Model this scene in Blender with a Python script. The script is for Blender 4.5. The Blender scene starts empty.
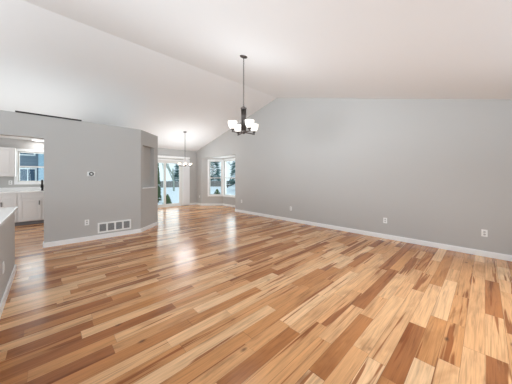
import bpy, bmesh, math, random
from mathutils import Vector, Matrix
random.seed(7)
sc = bpy.context.scene
col = sc.collection
# ------------------------------------------------------------ camera, light, exposure
cam = bpy.data.cameras.new('camera'); camo = bpy.data.objects.new('camera', cam); col.objects.link(camo)
cam.sensor_width = 36; cam.lens = 218.5/512*36; cam.shift_y = -14.4/512; cam.clip_start = 0.05; cam.clip_end = 300
camo.location = (0, 0, 1.3); camo.rotation_euler = (math.pi/2, 0, -math.atan2(.690, .7235))
sc.camera = camo
sc.view_settings.view_transform = 'Standard'; sc.view_settings.look = 'None'
sc.view_settings.exposure = 0.5; sc.view_settings.gamma = 1.0; sc.view_settings.use_curve_mapping = False
w = bpy.data.worlds.new('world'); sc.world = w; w.use_nodes = True
wb = w.node_tree.nodes['Background']; wb.inputs[0].default_value = (.79, .905, 1, 1); wb.inputs[1].default_value = .95
def area(name, loc, rot, sx, sy, power, color=(1, 1, 1), spread=180):
    l = bpy.data.lights.new(name, 'AREA'); l.spread = math.radians(spread); l.shape = 'RECTANGLE'; l.size = sx; l.size_y = sy; l.energy = power; l.color = color
    o = bpy.data.objects.new(name, l); col.objects.link(o); o.location = loc; o.rotation_euler = rot
    return o
R = math.radians
area('daylight_front_window', (1.0, -1.75, 1.35), (R(90), 0, R(12)), 3.0, 1.5, 10, (.84, .93, 1), 110)
area('side_opening_fill', (-3.85, 2.5, 1.25), (R(94), 0, R(-90)), 2.8, 1.8, 44, (.84, .93, 1), 65)  # added fill aimed across the room to brighten the right wall
area('ceiling_fill_left', (-1.6, .9, 1.4), (R(180-31), 0, R(-4)), 1.8, 1.8, 44, (.70, .88, 1), 165)  # added upward fill for the left ceiling
area('ceiling_fill_right', (2.6, -1.2, 1.3), (R(180-6), 0, 0), 2.6, 1.0, 11, (.66, .85, 1), 165)  # unseen fill facing up, added to brighten the ceiling on the right
area('room_ceiling_fill', (2.4, 2.0, 1.6), (R(180), 0, 0), 3.2, 3.6, 6, (.80, .91, 1), 165)  # added fill facing up in mid-room, evens out the ceiling
area('front_high_fill', (2.9, -1.5, 1.9), (R(46), 0, 0), 2.6, .7, 17, (.84, .93, 1), 85)  # added fill angled down at the floor, not a window
area('vault_fill_left', (-1.9, 4.2, 2.55), (R(180-10), 0, R(-20)), 1.4, 2.2, 12, (.9, .95, 1))  # extra fill facing up into the left vault, no real lamp
area('vault_fill', (-.6, 7.3, 2.5), (R(180), 0, 0), 2.6, 2.2, 6, (1, .98, .96))  # added fill hidden above the kitchen ceiling, brightens the vault over it
area('nook_fill', (3.8, 7.9, 1.5), (R(180), 0, 0), 2.0, 1.6, 8, (.86, .94, 1))  # unseen fill facing up, added to lift the nook's ceiling and walls
area('kitchen_side_fill', (-2.2, 6.1, 1.4), (R(88), 0, R(-28)), 1.0, 1.4, 9, (.95, .97, 1), 120)  # added fill aimed at the cabinet fronts, no window there
area('daylight_patio_door', (3.7, 9.95, 1.1), (R(-90), 0, 0), 1.5, 1.9, 12, (.9, .96, 1))
area('daylight_bay_window', (6.25, 8.0, 1.3), (R(90), 0, R(90)), 1.0, 1.5, 10, (.9, .96, 1))
area('daylight_kitchen_window', (-.2, 9.6, 1.6), (R(-90), 0, 0), 1.0, .85, 10, (.9, .96, 1))
def point(name, loc, power, color, size=.12):
    l = bpy.data.lights.new(name, 'POINT'); l.energy = power; l.color = color; l.shadow_soft_size = size
    o = bpy.data.objects.new(name, l); col.objects.link(o); o.location = loc
point('chandelier_lamp_light', (2.40, 2.82, 2.36), 9, (.82, .92, 1), .25)
point('nook_chandelier_light', (3.74, 7.79, 1.75), 27, (.93, .96, 1), .35)
area('kitchen_ceiling_lamp', (-.18, 9.02, 2.36), (0, 0, 0), .22, .22, 1.6, (.97, .97, .98))
area('kitchen_fill', (-1.2, 7.4, 1.6), (R(180), 0, 0), 1.2, 1.2, 7, (.97, .97, .98))  # added fill facing up at the kitchen ceiling, not a fixture

# ------------------------------------------------------------ node material helpers
class N:
    def __init__(s, name):
        s.m = bpy.data.materials.new(name); s.m.use_nodes = True; s.nt = s.m.node_tree
        s.b = s.nt.nodes['Principled BSDF']
    def nd(s, t, **k):
        n = s.nt.nodes.new(t)
        for a, v in k.items(): setattr(n, a, v)
        return n
    def put(s, sock, v):
        if isinstance(v, bpy.types.NodeSocket): s.nt.links.new(v, sock)
        else: sock.default_value = v
    def math(s, op, a, b=0.0, c=None):
        n = s.nd('ShaderNodeMath', operation=op); s.put(n.inputs[0], a); s.put(n.inputs[1], b)
        if c is not None: s.put(n.inputs[2], c)
        return n.outputs[0]
    def xyz(s, x, y, z):
        n = s.nd('ShaderNodeCombineXYZ'); s.put(n.inputs[0], x); s.put(n.inputs[1], y); s.put(n.inputs[2], z); return n.outputs[0]
    def coord(s):
        n = s.nd('ShaderNodeTexCoord'); return n.outputs['Object']
    def sep(s, v):
        n = s.nd('ShaderNodeSeparateXYZ'); s.put(n.inputs[0], v); return n.outputs
    def noise(s, v, scale, detail=3, rough=.5, dist=0):
        n = s.nd('ShaderNodeTexNoise'); s.put(n.inputs['Vector'], v); n.inputs['Scale'].default_value = scale
        n.inputs['Detail'].default_value = detail; n.inputs['Roughness'].default_value = rough; n.inputs['Distortion'].default_value = dist
        return n.outputs['Fac']
    def white(s, v):
        n = s.nd('ShaderNodeTexWhiteNoise', noise_dimensions='3D'); s.put(n.inputs['Vector'], v); return n.outputs['Value']
    def ramp(s, f, stops, interp='LINEAR'):
        n = s.nd('ShaderNodeValToRGB'); s.put(n.inputs[0], f); cr = n.color_ramp; cr.interpolation = interp
        while len(cr.elements) < len(stops): cr.elements.new(.5)
        for e, (p, c) in zip(cr.elements, stops):
            e.position = p; e.color = (c, c, c, 1) if isinstance(c, (int, float)) else (*c, 1)
        return n.outputs[0]
    def mix(s, f, a, b, mode='MIX'):
        n = s.nd('ShaderNodeMix', data_type='RGBA', blend_type=mode); s.put(n.inputs[0], f)
        for i, v in ((6, a), (7, b)): s.put(n.inputs[i], (*v, 1) if isinstance(v, tuple) else v)
        return n.outputs[2]
    def bump(s, h, strength, dist):
        n = s.nd('ShaderNodeBump'); n.inputs['Strength'].default_value = strength; n.inputs['Distance'].default_value = dist
        s.put(n.inputs['Height'], h); s.put(s.b.inputs['Normal'], n.outputs[0])

def lin(r, g, b):
    f = lambda c: (c/255/12.92 if c/255 <= .04045 else ((c/255+.055)/1.055)**2.4)
    return (f(r), f(g), f(b))

def plain(name, rgb, rough=.5, metal=0, var=.04, scale=30, bump=0, spec=.5, emit=None, es=0):
    n = N(name); c = n.coord(); f = n.noise(c, scale, 3)
    a = tuple(max(0, v*(1-var)) for v in rgb); b = tuple(min(1, v*(1+var)) for v in rgb)
    n.put(n.b.inputs['Base Color'], n.mix(f, a, b))
    n.b.inputs['Roughness'].default_value = rough; n.b.inputs['Metallic'].default_value = metal
    n.b.inputs['Specular IOR Level'].default_value = spec
    if bump: n.bump(f, bump, .002)
    if emit: n.b.inputs['Emission Color'].default_value = (*emit, 1); n.b.inputs['Emission Strength'].default_value = es
    return n.m

M = {}
M['wall'] = plain('grey_wall_paint', lin(196, 194, 191), .75, var=.015, scale=120, bump=.15, spec=.25)
M['ceiling'] = plain('white_ceiling_paint', lin(242, 241, 240), .85, var=.01, scale=150, bump=.2, spec=.2)
M['trim'] = plain('white_trim_paint', lin(251, 251, 250), .35, var=.01)
M['cab'] = plain('white_cabinet_paint', lin(228, 227, 225), .4, var=.01)
M['counter'] = plain('white_quartz', lin(238, 237, 235), .25, var=.03, scale=60)
M['bronze'] = plain('dark_bronze', lin(92, 84, 80), .34, .7, var=.1)
M['black'] = plain('matte_black', lin(26, 25, 26), .35, .2)
M['plate'] = plain('white_plastic', lin(250, 250, 248), .35, var=.01)
M['slot'] = plain('dark_slot', lin(70, 68, 66), .6)
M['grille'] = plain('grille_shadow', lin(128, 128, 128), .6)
M['receptacle'] = plain('receptacle_plastic', lin(205, 203, 200), .4)
M['louver'] = plain('grey_louver', lin(165, 165, 164), .5)
M['strip'] = plain('dark_strip', lin(42, 36, 34), .5)
M['vinyl'] = plain('vinyl_frame', lin(236, 234, 230), .4, var=.01)
M['blind'] = plain('blind_fabric', lin(250, 249, 250), .7, var=.01)
M['toe'] = plain('toe_kick_grey', lin(120, 118, 118), .6)
M['snow'] = plain('snow', lin(238, 243, 248), .8, var=.05, scale=1.2, bump=.4)
M['bark'] = plain('bark', lin(96, 88, 82), .9, var=.25, scale=12)
M['bark_grey'] = plain('pale_bark', lin(165, 172, 160), .9, var=.2, scale=12)
M['needles'] = plain('needles', lin(78, 100, 66), .8, var=.35, scale=8)
M['needles_blue'] = plain('bluish_needles', lin(92, 130, 128), .8, var=.35, scale=8)
M['fence'] = plain('weathered_fence', lin(140, 134, 128), .85, var=.2, scale=6)
M['siding2'] = plain('pale_blue_siding', lin(160, 190, 208), .7, var=.04)
M['roof'] = plain('snowy_roof', lin(225, 230, 236), .8)
M['darkglass'] = plain('dark_window_glass', lin(50, 84, 110), .12)
M['shade'] = plain('frosted_shade', lin(250, 246, 238), .3, emit=(1, .96, .9), es=.62)
M['shade_warm'] = plain('warm_frosted_shade', lin(250, 240, 225), .3, emit=(1, .84, .64), es=1.6)
M['diffuser'] = plain('light_diffuser', lin(250, 250, 248), .3, emit=(1, .98, .94), es=1.4)

def siding():
    n = N('grey_lap_siding'); x, y, z = n.sep(n.coord())
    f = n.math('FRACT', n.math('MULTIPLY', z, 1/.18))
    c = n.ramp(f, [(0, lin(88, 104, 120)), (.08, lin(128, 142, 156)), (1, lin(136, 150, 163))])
    n.put(n.b.inputs['Base Color'], c); n.b.inputs['Roughness'].default_value = .7
    return n.m
M['siding'] = siding()

def glass():
    n = N('window_glass'); nt = n.nt
    tr = n.nd('ShaderNodeBsdfTransparent'); gl = n.nd('ShaderNodeBsdfGlossy'); gl.inputs['Roughness'].default_value = .02
    mx = n.nd('ShaderNodeMixShader'); tr.inputs[0].default_value = (.93, .97, .96, 1)
    mx.inputs[0].default_value = .025; nt.links.new(tr.outputs[0], mx.inputs[1]); nt.links.new(gl.outputs[0], mx.inputs[2])
    nt.links.new(mx.outputs[0], nt.nodes['Material Output'].inputs[0])
    return n.m
M['glass'] = glass()

def wood_floor():
    n = N('hickory_plank_floor'); x, y, z = n.sep(n.coord())
    W = .118
    v = n.math('DIVIDE', y, W); row = n.math('ADD', n.math('FLOOR', v), 57.0); fv = n.math('FRACT', v)
    rr = n.white(n.xyz(row, 3.3, 0)); r2 = n.white(n.xyz(row, 9.1, 4))
    L = n.math('MULTIPLY_ADD', rr, .55, .62)
    u0 = n.math('MULTIPLY_ADD', r2, 31.7, n.math('DIVIDE', x, L))
    # warp so that boards of one row differ in length
    u = n.math('ADD', u0, n.math('MULTIPLY', n.math('SINE', n.math('MULTIPLY_ADD', u0, 2.1, r2)), .28))
    cl = n.math('FLOOR', u); fu = n.math('FRACT', u)
    pid = n.white(n.xyz(row, cl, 1.5)); pid2 = n.white(n.xyz(row, cl, 7.5)); pid3 = n.white(n.xyz(row, cl, 13.5))
    off = n.math('MULTIPLY', pid2, 40.0)
    base = n.ramp(pid, [(0, lin(236, 192, 148)), (.28, lin(227, 176, 128)), (.54, lin(215, 158, 107)), (.74, lin(199, 138, 86)),
                        (.9, lin(180, 117, 68)), (1, lin(160, 98, 55))])
    # broad heartwood streaks
    hv = n.xyz(n.math('ADD', n.math('MULTIPLY', x, .6), off), n.math('MULTIPLY', y, 15.0), off)
    hs = n.noise(hv, 1.0, 3, .55, .6)
    thr = n.math('MULTIPLY_ADD', n.math('POWER', pid3, 2.5), -.18, .635)
    hm = n.nd('ShaderNodeMapRange'); n.put(hm.inputs[0], hs); n.put(hm.inputs[1], thr); n.put(hm.inputs[2], n.math('ADD', thr, .04))
    hm.inputs[4].default_value = .85
    c = n.mix(hm.outputs[0], base, lin(140, 76, 34))
    bl = n.noise(n.xyz(n.math('ADD', n.math('MULTIPLY', x, 1.3), off), n.math('MULTIPLY', y, 5.0), off), 1.0, 3, .6, 1.0)
    c = n.mix(1.0, c, n.ramp(bl, [(.3, (.76, .70, .64)), (.48, (1, 1, 1)), (.7, (1.12, 1.1, 1.08))]), 'MULTIPLY')
    # grain
    gv = n.xyz(n.math('ADD', n.math('MULTIPLY', x, 1.6), off), n.math('MULTIPLY', y, 38.0), off)
    g = n.noise(gv, 1.0, 5, .62, 1.2)
    c = n.mix(1.0, c, n.ramp(g, [(.28, .64), (.48, .98), (.72, 1.14)]), 'MULTIPLY')
    gf = n.noise(n.xyz(n.math('MULTIPLY', x, 5), n.math('MULTIPLY', y, 240.0), off), 1.0, 2, .5)
    c = n.mix(1.0, c, n.ramp(gf, [(.3, .90), (.7, 1.05)]), 'MULTIPLY')
    # knots
    vo = n.nd('ShaderNodeTexVoronoi'); n.put(vo.inputs['Vector'], n.xyz(n.math('MULTIPLY', x, 1.3), n.math('MULTIPLY', y, 2.6), 0)); vo.inputs['Scale'].default_value = 1.9
    kn = n.ramp(n.math('ADD', vo.outputs['Distance'], n.math('MULTIPLY', g, .03)), [(.045, 1.0), (.12, 0.0)])
    c = n.mix(n.math('MULTIPLY', kn, .75), c, lin(74, 44, 28))
    # seams
    e1 = n.math('LESS_THAN', n.math('MINIMUM', fv, n.math('SUBTRACT', 1, fv)), .011)
    e2 = n.math('LESS_THAN', fu, .0022)
    seam = n.math('MAXIMUM', e1, e2)
    c = n.mix(n.math('MULTIPLY', seam, .55), c, lin(88, 55, 36))
    n.put(n.b.inputs['Base Color'], c)
    n.put(n.b.inputs['Roughness'], n.math('MULTIPLY_ADD', g, .12, .15))
    n.b.inputs['Specular IOR Level'].default_value = .38
    hgt = n.math('ADD', n.math('MULTIPLY', g, .25), n.math('MULTIPLY', seam, -1.0))
    hgt = n.math('ADD', hgt, n.math('MULTIPLY', n.noise(n.xyz(n.math('MULTIPLY', x, 2), n.math('MULTIPLY', y, 9), 0), 1.0, 2), .5))
    n.bump(hgt, .22, .0022)
    return n.m
M['floor'] = wood_floor()

# ------------------------------------------------------------ geometry helpers
def bx(bm, x0, x1, y0, y1, z0, z1, mi=0, mat=None):
    vs = [Vector((x, y, z)) for z in (z0, z1) for x, y in ((x0, y0), (x1, y0), (x1, y1), (x0, y1))]
    if mat is not None: vs = [mat @ v for v in vs]
    v = [bm.verts.new(p) for p in vs]
    for f in ((3, 2, 1, 0), (4, 5, 6, 7), (0, 1, 5, 4), (1, 2, 6, 5), (2, 3, 7, 6), (3, 0, 4, 7)):
        fc = bm.faces.new([v[i] for i in f]); fc.material_index = mi
def tube(bm, pts, rad, seg=10, mi=0, caps=True):
    pts = [Vector(p) for p in pts]
    if isinstance(rad, (int, float)): rad = [rad]*len(pts)
    rings = []; up = None
    for i, p in enumerate(pts):
        t = (pts[min(i+1, len(pts)-1)] - pts[max(i-1, 0)]).normalized()
        if up is None: up = Vector((0, 0, 1)) if abs(t.z) < .9 else Vector((1, 0, 0))
        a = t.cross(up)
        if a.length < 1e-4: a = t.cross(Vector((0, 1, 0)))
        a.normalize(); b = t.cross(a).normalized(); up = a.cross(t)
        rings.append([bm.verts.new(p + (a*math.cos(2*math.pi*k/seg) + b*math.sin(2*math.pi*k/seg))*rad[i]) for k in range(seg)])
    for r0, r1 in zip(rings, rings[1:]):
        for k in range(seg):
            f = bm.faces.new([r0[k], r0[(k+1) % seg], r1[(k+1) % seg], r1[k]]); f.material_index = mi; f.smooth = True
    if caps:
        for r in (rings[0], rings[-1]):
            f = bm.faces.new(r); f.material_index = mi
def lathe(bm, prof, c=(0, 0, 0), seg=24, mi=0, axis='z', close=False):
    rings = []
    for r, h in prof:
        ring = []
        for k in range(seg):
            a = 2*math.pi*k/seg
            if axis == 'z': p = (c[0]+r*math.cos(a), c[1]+r*math.sin(a), c[2]+h)
            else: p = (c[0]+r*math.cos(a), c[1]+h, c[2]+r*math.sin(a))
            ring.append(bm.verts.new(p))
        rings.append(ring)
    for r0, r1 in zip(rings, rings[1:]):
        for k in range(seg):
            f = bm.faces.new([r0[k], r0[(k+1) % seg], r1[(k+1) % seg], r1[k]]); f.material_index = mi; f.smooth = True
    for r in ((rings[0], rings[-1])):
        if (r[0].co-r[seg//2].co).length > 1e-5 and not close:
            f = bm.faces.new(r); f.material_index = mi
def prism(bm, pts, lo, hi, axis):   # polygon extruded along axis
    def mk(p, t): return {'x': (t, p[0], p[1]), 'y': (p[0], t, p[1]), 'z': (p[0], p[1], t)}[axis]
    a = [bm.verts.new(mk(p, lo)) for p in pts]; b = [bm.verts.new(mk(p, hi)) for p in pts]
    bm.faces.new(a); bm.faces.new(b[::-1])
    for i in range(len(pts)): bm.faces.new([a[i], b[i], b[(i+1) % len(pts)], a[(i+1) % len(pts)]])
def obj(name, bm, mats, parent=None, bevel=0, loc=None, rz=0, label=None, cat=None, group=None, kind=None):
    bmesh.ops.recalc_face_normals(bm, faces=bm.faces)
    me = bpy.data.meshes.new(name); bm.to_mesh(me); bm.free()
    for m in (mats if isinstance(mats, (list, tuple)) else [mats]): me.materials.append(m)
    o = bpy.data.objects.new(name, me); col.objects.link(o)
    if parent: o.parent = parent
    if loc: o.location = loc
    o.rotation_euler.z = rz
    if bevel:
        b = o.modifiers.new('bevel', 'BEVEL'); b.width = bevel; b.segments = 2; b.limit_method = 'ANGLE'
    if label: o['label'] = label
    if cat: o['category'] = cat
    if group: o['group'] = group
    if kind: o['kind'] = kind
    return o
def empty(name, loc, rz=0, label=None, cat=None, group=None, kind=None):
    o = bpy.data.objects.new(name, None); col.objects.link(o); o.location = loc; o.rotation_euler.z = rz; o.empty_display_size = .1
    if label: o['label'] = label
    if cat: o['category'] = cat
    if group: o['group'] = group
    if kind: o['kind'] = kind
    return o
def copy_tree(o, parent=None):
    c = o.copy(); col.objects.link(c); c.parent = parent
    for ch in [k for k in list(bpy.data.objects) if k.parent == o]: copy_tree(ch, c)
    return c
def B(): return bmesh.new()
def frame_mat(p0, p1):
    d = Vector((p1[0]-p0[0], p1[1]-p0[1], 0)); L = d.length; d.normalize()
    m = Matrix(((d.x, -d.y, 0, p0[0]), (d.y, d.x, 0, p0[1]), (0, 0, 1, 0), (0, 0, 0, 1)))
    return m, L     # local x along wall, local +y to the left of the walking direction
def wall_run(bm, L, z0, z1, t0, t1, ops, mat):
    xs = sorted(ops); x = 0
    for a, b, c, d in xs:
        if a > x: bx(bm, x, a, t0, t1, z0, z1, 0, mat)
        if c > z0: bx(bm, a, b, t0, t1, z0, c, 0, mat)
        if d < z1: bx(bm, a, b, t0, t1, d, z1, 0, mat)
        x = b
    if x < L: bx(bm, x, L, t0, t1, z0, z1, 0, mat)

# ------------------------------------------------------------ shell
RX = 5.22; BY = 9.65; KY = 9.25; LY = 5.64; FY = -1.9; WX = -4.0
RIDGE_Y, RIDGE_Z, SN, SF = 4.52, 3.81, .27, .242
def roof(y): return RIDGE_Z - (RIDGE_Y-y)*SN if y < RIDGE_Y else RIDGE_Z - (y-RIDGE_Y)*SF
b = B(); prism(b, [(WX-.2, FY-.2), (RX, FY-.2), (RX, 6.63), (5.92, 7.33), (5.92, 8.45), (RX, 9.15), (RX, BY+.12), (2.0, BY+.12), (2.0, KY), (WX-.2, KY)], -.12, 0, 'z')
obj('floor', b, M['floor'], kind='structure')
b = B()
prism(b, [(FY-.2, roof(FY-.2)), (RIDGE_Y, RIDGE_Z), (BY+.15, roof(BY+.15)), (BY+.15, roof(BY+.15)+.2), (RIDGE_Y, RIDGE_Z+.2), (FY-.2, roof(FY-.2)+.2)], WX-.2, RX+.15, 'x')
obj('ceiling', b, M['ceiling'], kind='structure')
# gable wall on the right
b = B(); T = .14
prism(b, [(FY, 0), (6.63, 0), (6.63, roof(6.63)+.01), (RIDGE_Y, RIDGE_Z+.01), (FY, roof(FY)+.01)], RX, RX+T, 'x')
prism(b, [(6.63, 2.2), (9.15, 2.2), (9.15, roof(9.15)+.01), (6.63, roof(6.63)+.01)], RX, RX+T, 'x')
prism(b, [(9.15, 0), (BY, 0), (BY, roof(BY)+.01), (9.15, roof(9.15)+.01)], RX, RX+T, 'x')
obj('wall_right', b, M['wall'], kind='structure')
# bay walls
b = B()
WIN1 = (.35, .93); bz0, bz1 = .49, 2.08
m, L = frame_mat((RX, 9.15), (5.92, 8.45)); wall_run(b, L, 0, 2.2, 0, .14, [(WIN1[0], WIN1[1], bz0, bz1)], m); m1 = m
m, L = frame_mat((5.92, 8.45), (5.92, 7.33)); wall_run(b, L, 0, 2.2, 0, .14, [(.085, 1.0, bz0, bz1)], m); m2 = m
m, L = frame_mat((5.92, 7.33), (RX, 6.63)); wall_run(b, L-.1, 0, 2.2, 0, .14, [], m)
obj('wall_bay', b, M['wall'], kind='structure')
b = B(); prism(b, [(RX+.14, 9.3), (6.15, 8.45), (6.15, 7.25), (RX+.14, 6.55)], 2.2, 2.3, 'z')
obj('ceiling_bay', b, M['ceiling'], kind='structure')
# slider wall (nook)
DX0, DX1, DZ = 2.95, 4.50, 2.05
b = B(); m, L = frame_mat((2.1, BY), (RX+.14, BY)); wall_run(b, L, 0, roof(BY)+.02, 0, .14, [(DX0-2.1, DX1-2.1, 0, DZ)], m)
bx(b, 2.1, 2.24, KY, BY, 0, roof(BY)+.02)
obj('wall_back', b, M['wall'], kind='structure')
# kitchen window wall
KW = (-.62, .34, 1.17, 2.06)
b = B(); m, L = frame_mat((WX, KY), (2.1, KY)); wall_run(b, L, 0, roof(KY)+.02, 0, .14, [(KW[0]-WX, KW[1]-WX, KW[2], KW[3])], m)
obj('wall_kitchen', b, M['wall'], kind='structure')
# left wall: header over the kitchen opening + solid part + angled part with niche
b = B()
bx(b, WX, -.05, LY, LY+.13, 2.03, 2.44)
prism(b, [(-.05, LY), (1.60, LY), (1.546, LY+.13), (-.05, LY+.13)], 0, 2.44, 'z')
m, L = frame_mat((1.60, LY), (2.20, 6.24))
n0, n1, nz0, nz1 = .09, .66, 1.05, 2.09
wall_run(b, L, 0, 2.44, 0, .13, [(n0, n1, nz0, nz1)], m)
bx(b, n0, n1, .11, .13, nz0, nz1, 0, m)
prism(b, [(2.20, 6.24), (2.20, 6.9), (2.07, 6.9), (2.07, 6.30)], 0, 2.44, 'z')
obj('wall_left', b, M['wall'], kind='structure'); mA = m
b = B(); bx(b, n0-.03, n1+.03, -.025, .11, nz0-.02, nz0+.005, 0, m)
obj('trim_1', b, M['trim'], kind='structure', bevel=.004)
# kitchen flat ceiling
b = B(); prism(b, [(WX, LY+.12), (1.55, LY+.12), (2.06, 6.25), (2.06, KY), (WX, KY)], 2.40, 2.435, 'z')
obj('ceiling_kitchen', b, M['ceiling'], kind='structure')
# front wall (behind camera) with wide windows, side wall with opening
b = B(); m, L = frame_mat((RX+T, FY), (WX, FY)); wall_run(b, L, 0, roof(FY)+.02, 0, .14, [(2.1, 5.8, .45, 2.0)], m)
obj('wall_front', b, M['wall'], kind='structure')
b = B()
bx(b, WX-.14, WX, FY, -.9, 0, 3.0); bx(b, WX-.14, WX, 4.1, KY+.14, 0, 2.5); bx(b, WX-.14, WX, -.9, 4.1, 0, .3)
prism(b, [(FY, 2.15), (KY+.14, 2.15), (KY+.14, roof(KY+.14)+.02), (RIDGE_Y, RIDGE_Z+.02), (FY, roof(FY)+.02)], WX-.14, WX, 'x')
obj('wall_side', b, M['wall'], kind='structure')
# half wall with counter
b = B(); bx(b, -.45, -.33, .2, 4.5, 0, .885)
obj('wall_half', b, M['wall'], kind='structure')

def base(name, runs):
    b = B()
    for p0, p1 in runs:
        m, L = frame_mat(p0, p1)
        bx(b, 0, L, -.014, 0, 0, .075, 0, m); bx(b, 0, L, -.009, 0, .075, .092, 0, m)
    obj(name, b, M['trim'], kind='structure')
base('baseboard_right', [((RX, 6.63), (RX, FY))])
base('baseboard_bay', [((RX, BY), (RX, 9.15)), ((RX, 9.15), (5.92, 8.45)), ((5.92, 8.45), (5.92, 7.33)), ((5.92, 7.33), (RX, 6.63))])
base('baseboard_back', [((DX1+.07, BY), (RX, BY)), ((2.24, BY), (DX0-.07, BY))])
base('baseboard_left', [((-.05, LY), (1.60, LY)), ((1.60, LY), (2.20, 6.24)), ((-.05, LY+.13), (-.05, LY))])
b = B(); bx(b, -.33, -.316, .2, 4.514, 0, .092); bx(b, -.45, -.316, 4.5, 4.514, 0, .092)
obj('baseboard_half', b, M['trim'], kind='structure')

# ------------------------------------------------------------ windows (local frame: x along, y outward, z up)
def window(name, mat, x0, x1, z0, z1, casing=.07, rail=None, mull=None, sill=True):
    root = empty(name, mat.to_translation(), math.atan2(mat[1][0], mat[0][0]), kind='structure')
    b = B()
    for (a, c, d, e) in ((x0-casing, x0, z0-casing, z1+casing), (x1, x1+casing, z0-casing, z1+casing), (x0, x1, z1, z1+casing), (x0, x1, z0-casing, z0)):
        bx(b, a, c, -.018, 0, d, e)
    obj('casing', b, M['trim'], root, bevel=.004)
    b = B(); f = .035
    for (a, c, d, e) in ((x0, x0+f, z0, z1), (x1-f, x1, z0, z1), (x0+f, x1-f, z1-f, z1), (x0+f, x1-f, z0, z0+f)):
        bx(b, a, c, .04, .10, d, e)
    obj('window_frame', b, M['vinyl'], root, bevel=.003)
    zm = rail or (z0+z1)/2
    b = B(); bx(b, x0+f, x1-f, .05, .085, zm-.022, zm+.022)
    if mull: bx(b, mull-.02, mull+.02, .05, .085, z0+f, z1-f)
    obj('meeting_rail', b, M['vinyl'], root)
    for (d, e, yy) in ((z0+f, zm-.022, .062), (zm+.022, z1-f, .068)):
        b = B(); bx(b, x0+f, x1-f, yy, yy+.004, d, e); obj('pane', b, M['glass'], root)
    return root
window('window_1', m1, WIN1[0], WIN1[1], bz0, bz1)
window('window_2', m2, .085, 1.0, bz0, bz1)
mk, _ = frame_mat((0, KY), (1, KY))
window('window_3', mk, KW[0], KW[1], KW[2], KW[3], rail=1.62)

# sliding patio door
dr = empty('door_1', (0, BY, 0), kind='structure')
b = B(); c = .065
bx(b, DX0-c, DX0, -.018, 0, 0, DZ+c); bx(b, DX1, DX1+c, -.018, 0, 0, DZ+c); bx(b, DX0, DX1, -.018, 0, DZ, DZ+c)
obj('casing', b, M['trim'], dr, bevel=.004)
b = B(); bx(b, DX0, DX0+.04, .02, .13, 0, DZ); bx(b, DX1-.04, DX1, .02, .13, 0, DZ); bx(b, DX0+.04, DX1-.04, .02, .13, DZ-.05, DZ); bx(b, DX0+.04, DX1-.04, .02, .13, 0, .035)
obj('door_frame', b, M['vinyl'], dr)
mx = (3.72)
for nm, x0, x1, yy in (('fixed_sash', mx-.04, DX1-.04, .085), ('sliding_sash', DX0+.04, mx+.05, .04)):
    b = B(); s = .065
    bx(b, x0, x0+s, yy, yy+.035, .035, DZ-.05); bx(b, x1-s, x1, yy, yy+.035, .035, DZ-.05)
    bx(b, x0+s, x1-s, yy, yy+.035, .035, .13); bx(b, x0+s, x1-s, yy, yy+.035, DZ-.05-s, DZ-.05)
    so = obj(nm, b, M['vinyl'], dr)
    b = B(); bx(b, x0+s, x1-s, yy+.015, yy+.02, .13, DZ-.05-s); obj('pane', b, M['glass'], so)
    if nm == 'sliding_sash':
        b = B(); tube(b, [(x1-.03, yy, .92), (x1-.03, yy-.035, .94), (x1-.03, yy-.035, 1.12), (x1-.03, yy, 1.14)], .008, 8)
        obj('door_handle', b, M['plate'], so)
# vertical blinds gathered on the right of the door
vb = empty('vertical_blinds', (0, BY, 0), label='white vertical blinds drawn to the right of the sliding glass door, under a white valance', cat='blinds')
b = B(); bx(b, DX0-.1, 4.83, -.11, -.02, 2.17, 2.25); obj('valance', b, M['trim'], vb, bevel=.005)
b = B(); bx(b, DX0-.08, 4.76, -.08, -.04, 2.14, 2.17); obj('head_rail', b, M['vinyl'], vb)
b0 = None
for i in range(11):
    x = 4.555+i*.024
    if b0 is None:
        b = B()
        for k in range(4):
            a0 = -.042+k*.021; z = .0035*(1-abs(k-1.5)/1.5)
            bx(b, a0, a0+.021, z-.001, z+.001, 0, 2.09)
        b0 = obj('slat', b, M['blind'], vb, loc=(x, -.07, .05), rz=R(16)); s = b0
    else:
        s = b0.copy(); col.objects.link(s); s.parent = vb; s.location = (x, -.07, .05)

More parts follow.
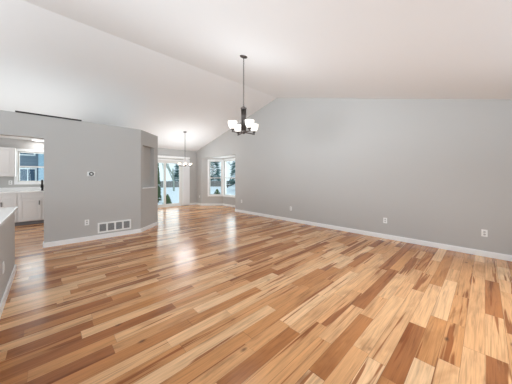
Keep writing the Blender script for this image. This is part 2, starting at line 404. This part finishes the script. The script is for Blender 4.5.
# ------------------------------------------------------------ chandeliers
def chandelier(name, loc, zc, drop, label, group=None, arms=4, rad=.19, rot=0, scale=1.0, shade='shade', big=True):
    """loc: x,y ; zc ceiling height; drop: height of the body's bottom below the ceiling"""
    root = empty(name, (loc[0], loc[1], zc), label=label, cat='chandelier')
    zb = -drop
    slope = math.atan(SN if loc[1] < RIDGE_Y else -SF)
    b = B(); lathe(b, [(.001, -.028), (.03, -.027), (.058, -.016), (.064, -.004), (.064, .0), (.001, .0)], seg=24)
    bmesh.ops.rotate(b, verts=b.verts, cent=(0, 0, 0), matrix=Matrix.Rotation(slope, 3, 'X'))
    obj('canopy', b, M['bronze'], root)
    if big: bt = zb+.46
    else: bt = zb+.13
    b = B()
    if big:
        z = -.03; k = 0; lh = .042
        tube(b, [(0, 0, -.02), (0, 0, -.06)], .006, 8)
        z = -.05
        while z > bt+.02:
            hw = .0095; pts = []
            for q in range(13):
                a = 2*math.pi*q/12; u, v = hw*math.sin(a), lh/2*math.cos(a)
                pts.append((u if k % 2 else 0, 0 if k % 2 else u, z-lh/2+v))
            tube(b, pts, .0032, 6, caps=False); z -= lh*.82; k += 1
        obj('chain', b, M['bronze'], root)
    else:
        tube(b, [(0, 0, -.02), (0, 0, bt)], .009, 10); obj('rod', b, M['bronze'], root)
    b = B()
    if big:
        lathe(b, [(.001, .0), (.012, .0), (.012, .02), (.02, .03), (.048, .036), (.052, .048), (.03, .06), (.018, .075), (.008, .09), (.001, .092)], (0, 0, bt-.07))
        for q in range(8):
            a = 2*math.pi*q/8; tube(b, [(.035*math.cos(a), .035*math.sin(a), bt-.035), (.035*math.cos(a), .035*math.sin(a), zb+.05)], .0095, 8)
        lathe(b, [(.001, 0), (.022, 0), (.022, .36), (.001, .36)], (0, 0, zb+.04))
        lathe(b, [(.001, 0), (.014, .003), (.024, .014), (.042, .024), (.046, .045), (.036, .058), (.001, .06)], (0, 0, zb))
    else:
        lathe(b, [(.001, 0), (.02, .004), (.045, .012), (.048, .045), (.02, .06), (.012, .13), (.001, .135)], (0, 0, zb))
    obj('body', b, M['bronze'], root)
    first = None
    for i in range(arms):
        ang = rot+2*math.pi*i/arms
        if first is None:
            b = B()
            if big:
                tube(b, [(.03, 0, .032), (rad*.5, 0, .026), (rad*.85, 0, .020), (rad, 0, .026), (rad, 0, .05)], [.011, .010, .010, .011, .011], 10)
                tube(b, [(rad-.0, 0, .012), (rad, 0, .026)], .015, 12)
            else:
                tube(b, [(.03, 0, .03), (rad*.6, 0, .02), (rad, 0, .03), (rad, 0, .05)], .008, 8)
            arm = obj('arm', b, M['bronze'], root, loc=(0, 0, zb), rz=ang); first = arm
            s = 1 if big else .52
            b = B(); lathe(b, [(.001, .045), (.017*s, .045), (.03*s, .056), (.034*s, .068), (.001, .07)], (rad, 0, 0)); obj('socket_cup', b, M['bronze'], arm)
            b = B(); prof = [(.001, .066), (.035, .066), (.058, .085), (.074, .118), (.083, .16), (.087, .195), (.083, .195), (.078, .16), (.069, .12), (.05, .09), (.001, .078)]
            lathe(b, [(r*s*.88, .066+(h-.066)*s*.95) for r, h in prof], (rad, 0, 0), seg=28); obj('lamp_shade', b, M[shade], arm)
        else:
            arm = copy_tree(first, root); arm.rotation_euler.z = ang
    return root
cz = roof(2.82)
ang_cam = math.atan2(-.690, .7235)
# arm B points mostly towards the camera, a little to its right
def dirang(lat, dep): # camera right / forward components to a room angle
    return math.atan2(-.690*lat+.7235*dep, .7235*lat+.690*dep)
chandelier('chandelier', (2.40, 2.82), cz, cz-2.035, 'dark bronze four-light chandelier with frosted bell shades, hanging on a chain nearest the camera',
           arms=4, rad=.205, rot=dirang(6.5, -10.8))
cz = roof(7.79)
chandelier('chandelier', (3.74, 7.79), cz, cz-1.71, 'smaller glowing chandelier on a thin rod in the dining nook before the sliding door',
           arms=6, rad=.235, rot=R(11), shade='shade_warm', big=False)

# ------------------------------------------------------------ wall fittings
def outlet(loc, rz, label, toggle=False):
    root = empty('light_switch' if toggle else 'wall_outlet', loc, rz, label=label, cat='light switch' if toggle else 'outlet')
    b = B(); bx(b, -.036, .036, -.006, 0, -.058, .058); obj('cover_plate', b, M['plate'], root, bevel=.002)
    if toggle:
        b = B(); bx(b, -.016, .016, -.011, -.006, -.032, .032); obj('rocker', b, M['vinyl'], root, bevel=.002)
    else:
        for dz in (-.021, .021):
            b = B(); lathe(b, [(.001, -.009), (.0155, -.009), (.0165, -.006), (.001, -.006)], (0, 0, dz), 16, axis='y')
            r = obj('receptacle', b, M['receptacle'], root)
            b = B(); bx(b, -.008, -.005, -.0095, -.006, dz-.003, dz+.007); bx(b, .005, .008, -.0095, -.006, dz-.003, dz+.007); obj('contact_slots', b, M['slot'], r)
    return root
W90 = R(-90)
outlet((.583, LY, .38), 0, 'white wall outlet on the left wall, left of the long return vent')
outlet((RX, .007, .384), W90, 'white outlet low on the long grey wall, nearest the right edge of the photo')
outlet((RX, 1.473, .384), W90, 'white outlet near the middle of the long grey wall above the baseboard')
outlet((RX, 3.974, .384), W90, 'small white outlet on the long grey wall, right of the chandelier and below it')
outlet((RX, 6.25, .42), W90, 'white outlet at the far left end of the long wall, beside the bay corner')
outlet((RX, 9.35, .40), W90, 'tiny white outlet on the narrow wall strip between patio door wall and bay windows')
outlet((-.76, KY, 1.16), 0, 'white outlet on the kitchen backsplash, under the wall cabinet')
outlet((-.33, 3.4, .38), R(90), 'white switch plate low on the side of the half wall at the left edge', True)
# thermostat
th = empty('thermostat', (.655, LY, 1.376), label='round thermostat with dark ring on a white plate, on the left wall', cat='thermostat')
b = B(); bx(b, -.066, .066, -.006, 0, -.046, .046); obj('wall_plate', b, M['plate'], th, bevel=.004)
b = B(); lathe(b, [(.001, -.03), (.036, -.03), (.040, -.026), (.040, -.006), (.001, -.006)], (0, 0, 0), 32, axis='y'); obj('dial_ring', b, M['black'], th)
b = B(); lathe(b, [(.001, -.032), (.018, -.032), (.019, -.030), (.001, -.030)], (0, 0, 0), 24, axis='y'); obj('display', b, M['plate'], th)
# return air vent
vx0, vx1, vz0, vz1 = .763, 1.393, .123, .342
rv = empty('return_vent', (vx0, LY, vz0), label='long white return air vent with four grilles, low on the left wall', cat='vent')
Wv, Hv = vx1-vx0, vz1-vz0; e = .032; g = (Wv-5*e)/4
b = B(); bx(b, 0, Wv, -.012, 0, 0, e); bx(b, 0, Wv, -.012, 0, Hv-e, Hv)
for i in range(5): bx(b, i*(g+e), i*(g+e)+e, -.012, 0, e, Hv-e)
obj('vent_frame', b, M['plate'], rv, bevel=.002)
for i in range(4):
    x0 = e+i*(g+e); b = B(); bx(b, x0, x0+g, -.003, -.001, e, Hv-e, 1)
    nn = 14
    for k in range(nn):
        z = e+(k+.5)*(Hv-2*e)/nn; bx(b, x0, x0+g, -.009, -.004, z-.0035, z+.0025, 0)
    obj('grille', b, [M['louver'], M['grille']], rv)
# dark strip on the wall's top edge
b = B(); bx(b, -.408, .498, LY-.02, LY+.10, 2.442, 2.464)
obj('ledge_strip', b, M['strip'], label='thin dark strip lying along the top edge of the left wall', cat='strip', bevel=.003)

# ------------------------------------------------------------ counter on half wall
b = B(); bx(b, -1.05, -.282, .15, 4.22, .885, .92)
obj('countertop', b, M['counter'], label='white countertop of the peninsula at the left edge, over the grey half wall', cat='countertop', bevel=.004)

# ------------------------------------------------------------ kitchen cabinets
CF = 8.66   # cabinet fronts
def door(parent, x0, x1, z0, z1, y, handle=None, name='door'):
    """frame and panel door, fronts towards -y"""
    b = B(); s = min(.06, (z1-z0)*.28)
    bx(b, x0, x0+s, y-.02, y, z0, z1); bx(b, x1-s, x1, y-.02, y, z0, z1)
    bx(b, x0+s, x1-s, y-.02, y, z1-s, z1); bx(b, x0+s, x1-s, y-.02, y, z0, z0+s)
    bx(b, x0+s, x1-s, y-.006, y, z0+s, z1-s)
    if z1-z0 > .3: bx(b, x0+s+.03, x1-s-.03, y-.015, y-.006, z0+s+.03, z1-s-.03)
    d = obj(name, b, M['cab'], parent, bevel=.003)
    if handle:
        hx, hz, vert = handle; b = B()
        if vert: tube(b, [(hx, y-.02, hz-.055), (hx, y-.045, hz-.05), (hx, y-.045, hz+.05), (hx, y-.02, hz+.055)], .008, 8)
        else: tube(b, [(hx-.055, y-.02, hz), (hx-.05, y-.045, hz), (hx+.05, y-.045, hz), (hx+.055, y-.02, hz)], .008, 8)
        obj('handle', b, M['black'], d)
    return d
def base_cabinet(x0, x1, label, doors, drawers):
    root = empty('base_cabinet', (0, CF, 0), label=label, cat='cabinet', group='white kitchen base cabinets')
    b = B(); bx(b, x0+.001, x1-.001, 0, KY-CF-.003, .1, .883); obj('carcass', b, M['cab'], root)
    b = B(); bx(b, x0+.001, x1-.001, .06, .12, 0, .1); obj('toe_kick', b, M['toe'], root)
    for (a, c, z0, z1, h) in doors: door(root, a, c, z0, z1, 0, h, 'cabinet_door')
    for (a, c, z0, z1, h) in drawers: door(root, a, c, z0, z1, 0, h, 'drawer_front')
    return root
base_cabinet(-.58, .36, 'white sink cabinet below the kitchen window with two paneled doors and black pulls',
    [(-.56, -.125, .12, .70, (-.17, .60, True)), (-.105, .34, .12, .70, (-.06, .60, True))], [(-.56, .34, .725, .865, None)])
base_cabinet(-1.30, -.58, 'white base cabinet left of the sink cabinet, partly behind the peninsula',
    [(-1.28, -.93, .12, .70, (-.97, .60, True)), (-.91, -.60, .12, .70, (-.87, .60, True))], [(-1.28, -.93, .725, .865, None), (-.91, -.60, .725, .865, None)])
b = B(); bx(b, -1.35, .38, CF-.03, KY-.003, .885, .92); bx(b, -1.35, .38, KY-.023, KY-.003, .92, 1.02)
obj('kitchen_countertop', b, M['counter'], label='white counter slab under the kitchen window, running along the back wall', cat='countertop', bevel=.003)
wc = empty('wall_cabinet', (0, KY-.34, 1.33), label='white paneled wall cabinet left of the kitchen window', cat='cabinet')
b = B(); bx(b, -1.45, -.645, 0, .335, 0, .79); obj('carcass', b, M['cab'], wc, bevel=.002)
door(wc, -1.44, -1.05, .01, .78, 0, None, 'cabinet_door'); door(wc, -1.045, -.655, .01, .78, 0, None, 'cabinet_door')
# faucet
fa = empty('faucet', (-.115, 9.02, .921), label='black kitchen faucet in front of the kitchen window', cat='faucet')
b = B(); lathe(b, [(.001, 0), (.032, 0), (.032, .012), (.024, .02), (.02, .10), (.001, .10)]); obj('faucet_base', b, M['black'], fa)
pts = [(0, 0, .09), (0, 0, .22)] + [(0, -.09+.09*math.cos(a), .22+.09*math.sin(a)) for a in [math.pi*k/8 for k in range(1, 9)]] + [(0, -.18, .17)]
b = B(); tube(b, pts, .022, 12); obj('spout', b, M['black'], fa)
b = B(); tube(b, [(0, -.18, .18), (0, -.18, .09)], [.03, .034], 12); obj('spray_head', b, M['black'], fa)
b = B(); tube(b, [(.015, 0, .06), (.06, -.01, .075), (.075, -.015, .12)], .009, 8); obj('lever', b, M['black'], fa)
# kitchen ceiling light
kl = empty('ceiling_light', (-.18, 9.02, 2.40), label='flush white ceiling light glowing at the top right of the kitchen opening', cat='ceiling light')
b = B(); lathe(b, [(.001, 0), (.17, 0), (.17, -.012), (.155, -.018), (.001, -.018)], seg=32); obj('rim', b, M['plate'], kl)
b = B(); lathe(b, [(.155, -.018), (.13, -.028), (.07, -.034), (.001, -.036)], seg=32); obj('diffuser', b, M['diffuser'], kl)

# ------------------------------------------------------------ outdoors
def ground_z(x, y): return -.35+.1*math.sin(x*.21)*math.cos(y*.13)*min(1, max(0, (y-12)/10))+.68*min(1, max(0, (y-13)/9))
b = B(); nx, ny = 40, 30; gv = {}
for i in range(nx+1):
    for j in range(ny+1):
        x = -40+i*3.2; y = 9.9+j*2.4
        gv[i, j] = b.verts.new((x, y, ground_z(x, y)))
for i in range(nx):
    for j in range(ny): b.faces.new([gv[i, j], gv[i+1, j], gv[i+1, j+1], gv[i, j+1]]).smooth = True
vs = [b.verts.new(p) for p in ((6.4, -10, -.35), (88, -10, -.35), (88, 9.9, -.35), (6.4, 9.9, -.35))]; b.faces.new(vs)
obj('snow_ground', b, M['snow'], kind='structure')

def bare_tree(loc, h, seed, label, mat='bark', group=None, spread=.6):
    rnd = random.Random(seed); b = B()
    def grow(p, d, L, r, depth):
        n = 4; pts = [p]; q = p.copy(); dd = d.copy()
        for i in range(n):
            dd = (dd+Vector((rnd.uniform(-.16, .16), rnd.uniform(-.16, .16), rnd.uniform(-.02, .12)))).normalized(); q = q+dd*L/n; pts.append(q.copy())
        tube(b, pts, [r*(1-.45*i/n) for i in range(n+1)], 6 if depth < 2 else 4, caps=False)
        if depth >= 5: return
        for k in range(3 if depth < 4 else 2):
            t = pts[rnd.choice([2, 3, 4, 4])]; a = rnd.uniform(0, 2*math.pi); s = rnd.uniform(spread*.6, spread*1.3)
            nd = (dd+Vector((math.cos(a)*s, math.sin(a)*s, rnd.uniform(-.15, .35)))).normalized()
            grow(t, nd, L*rnd.uniform(.58, .8), r*.55, depth+1)
    grow(Vector((0, 0, -.2)), Vector((0, 0, 1)), h*.3, h*.012, 0)
    return obj('bare_tree', b, M[mat], loc=(loc[0], loc[1], ground_z(*loc) if loc[1] > 9.9 else -.35), label=label, cat='tree', group=group)
def conifer(loc, h, r, seed, label, mat='needles', name='evergreen_tree', cat='tree', snow=.12, group=None, dens=1):
    rnd = random.Random(seed); z0 = ground_z(*loc) if loc[1] > 9.9 else -.35
    root = empty(name, (loc[0], loc[1], z0), label=label, cat=cat, group=group)
    b = B(); tube(b, [(0, 0, -.1), (0, 0, h*.95)], [h*.02+.02, .01], 8); obj('trunk', b, M['bark'], root)
    b = B(); n = int(260*dens)
    for i in range(n):
        t = i/n; z = h*(.06+.92*t); a = i*2.39996+rnd.uniform(-.3, .3); rr = r*(1-t)**.8*rnd.uniform(.75, 1.1)+.04
        d = Vector((math.cos(a), math.sin(a), 0)); s = Vector((-d.y, d.x, 0)); wv = rr*.28+.03
        mi = 1 if rnd.random() < snow else 0
        p = [d*.02, d*rr*.55+s*wv+Vector((0, 0, -.04*h*.3)), d*rr+Vector((0, 0, -.10*rr-.02)), d*rr*.55-s*wv+Vector((0, 0, -.04*h*.3)), d*rr*.5+Vector((0, 0, .06*rr+.03))]
        v = [b.verts.new(q+Vector((0, 0, z))) for q in p]
        for f in ((0, 1, 4), (1, 2, 4), (2, 3, 4), (3, 0, 4), (0, 3, 2, 1)):
            fc = b.faces.new([v[k] for k in f]); fc.material_index = mi
    obj('foliage', b, [M[mat], M['snow']], root)
    return root
# through the patio door (looking along +y)
conifer((5.00, 14.2), 2.7, .24, 1, 'tall narrow dark evergreen shrub at the left edge of the patio door glass', name='evergreen_shrub', cat='shrub', snow=.05, dens=1.6)
conifer((5.27, 13.3), .62, .27, 2, 'small green conical shrub in the snow outside the patio door', name='evergreen_shrub', cat='shrub', snow=.05, dens=1.4)
bare_tree((8.3, 19.5), 7.5, 11, 'nearest leafless tree with leaning branches in the patio door glass', 'bark_grey')
bare_tree((11.5, 33.0), 11, 12, 'leafless tree farther back behind the fence, seen through the patio door', 'bark')
bare_tree((19.0, 34.0), 10, 13, 'leafless tree right of centre behind the fence in the patio door glass', 'bark_grey')
conifer((19.5, 43.0), 6, 2.2, 4, 'snowy evergreen beyond the fence in the patio door view', 'needles_blue', snow=.5)
bare_tree((8.2, 29.5), 10, 31, 'leafless tree at the left side of the patio door view, behind the fence', 'bark_grey')
bare_tree((14.5, 38.0), 11, 32, 'most distant leafless tree in the middle of the patio door view', 'bark_grey')
# back fence
fe = empty('back_fence', (0, 0, 0), label='brown wooden fence across the snowy back yard', cat='fence')
FA, FB = Vector((2, 27, 0)), Vector((26, 16, 0)); mF, LF = frame_mat(FA, FB)
b = B()
for i in range(int(LF/.16)):
    bx(b, i*.16, i*.16+.15, 0, .025, -.2, .90+.03*(i % 2), 0, mF)
obj('boards', b, M['fence'], fe)
for i in range(12):
    b = B(); bx(b, i*2.4, i*2.4+.1, .03, .13, -.2, .98, 0, mF); obj('post', b, M['fence'], fe)
# through the bay windows
conifer((16.2, 25.5), 7.5, 1.5, 6, 'snow dusted evergreen seen through the left bay window', 'needles_blue', snow=.4, dens=1.5)
conifer((14.0, 17.4), 7.0, 1.1, 7, 'dark bluish evergreen filling the right bay window', 'needles_blue', snow=.4, dens=1.1)
conifer((12.7, 14.9), 2.6, .8, 8, 'low bluish evergreen with snow low in the right bay window', 'needles_blue', name='evergreen_shrub', cat='shrub', snow=.35)
conifer((9.15, 13.8), .75, .45, 9, 'small dark bush in the snow at the bottom of the left bay window', name='evergreen_shrub', cat='shrub', snow=.1)
bare_tree((11.6, 19.0), 6.0, 21, 'leafless tree with snowy branches in the left bay window', 'bark_grey')
bare_tree((14.6, 20.0), 6.5, 22, 'leafless tree with thin branches in the right bay window', 'bark')
# neighbour house through the kitchen window
nh = empty('neighbor_house', (0, 17, 0), label='grey sided neighboring house seen through the kitchen window', cat='house')
b = B(); bx(b, -7, -.35, 0, 6, -.5, 5.2); obj('main_wall', b, M['siding'], nh)
b = B(); bx(b, -.35, 3.2, -.9, 6, -.5, 5.2); obj('side_wing', b, M['siding2'], nh)
b = B(); prism(b, [(-7.5, 5.2), (3.6, 5.2), (3.6, 5.4), (-1.9, 7.6), (-7.5, 5.4)], -1.3, 6.5, 'y'); obj('roof', b, M['roof'], nh)
for x0, x1, z0, z1 in ((-1.75, -1.25, .9, 1.75), (-1.05, -.5, .9, 1.75), (-3.2, -2.2, .9, 1.9), (-1.75, -.55, 2.55, 2.95)):
    b = B(); c = .07
    for (a, d, e_, f_) in ((x0-c, x0, z0-c, z1+c), (x1, x1+c, z0-c, z1+c), (x0, x1, z1, z1+c), (x0, x1, z0-c, z0), ((x0+x1)/2-.02, (x0+x1)/2+.02, z0, z1)):
        bx(b, a, d, -.05, 0, e_, f_)
    wf = obj('window', b, M['trim'], nh)
    b = B(); bx(b, x0, x1, -.02, 0, z0, z1); obj('pane', b, M['darkglass'], wf)
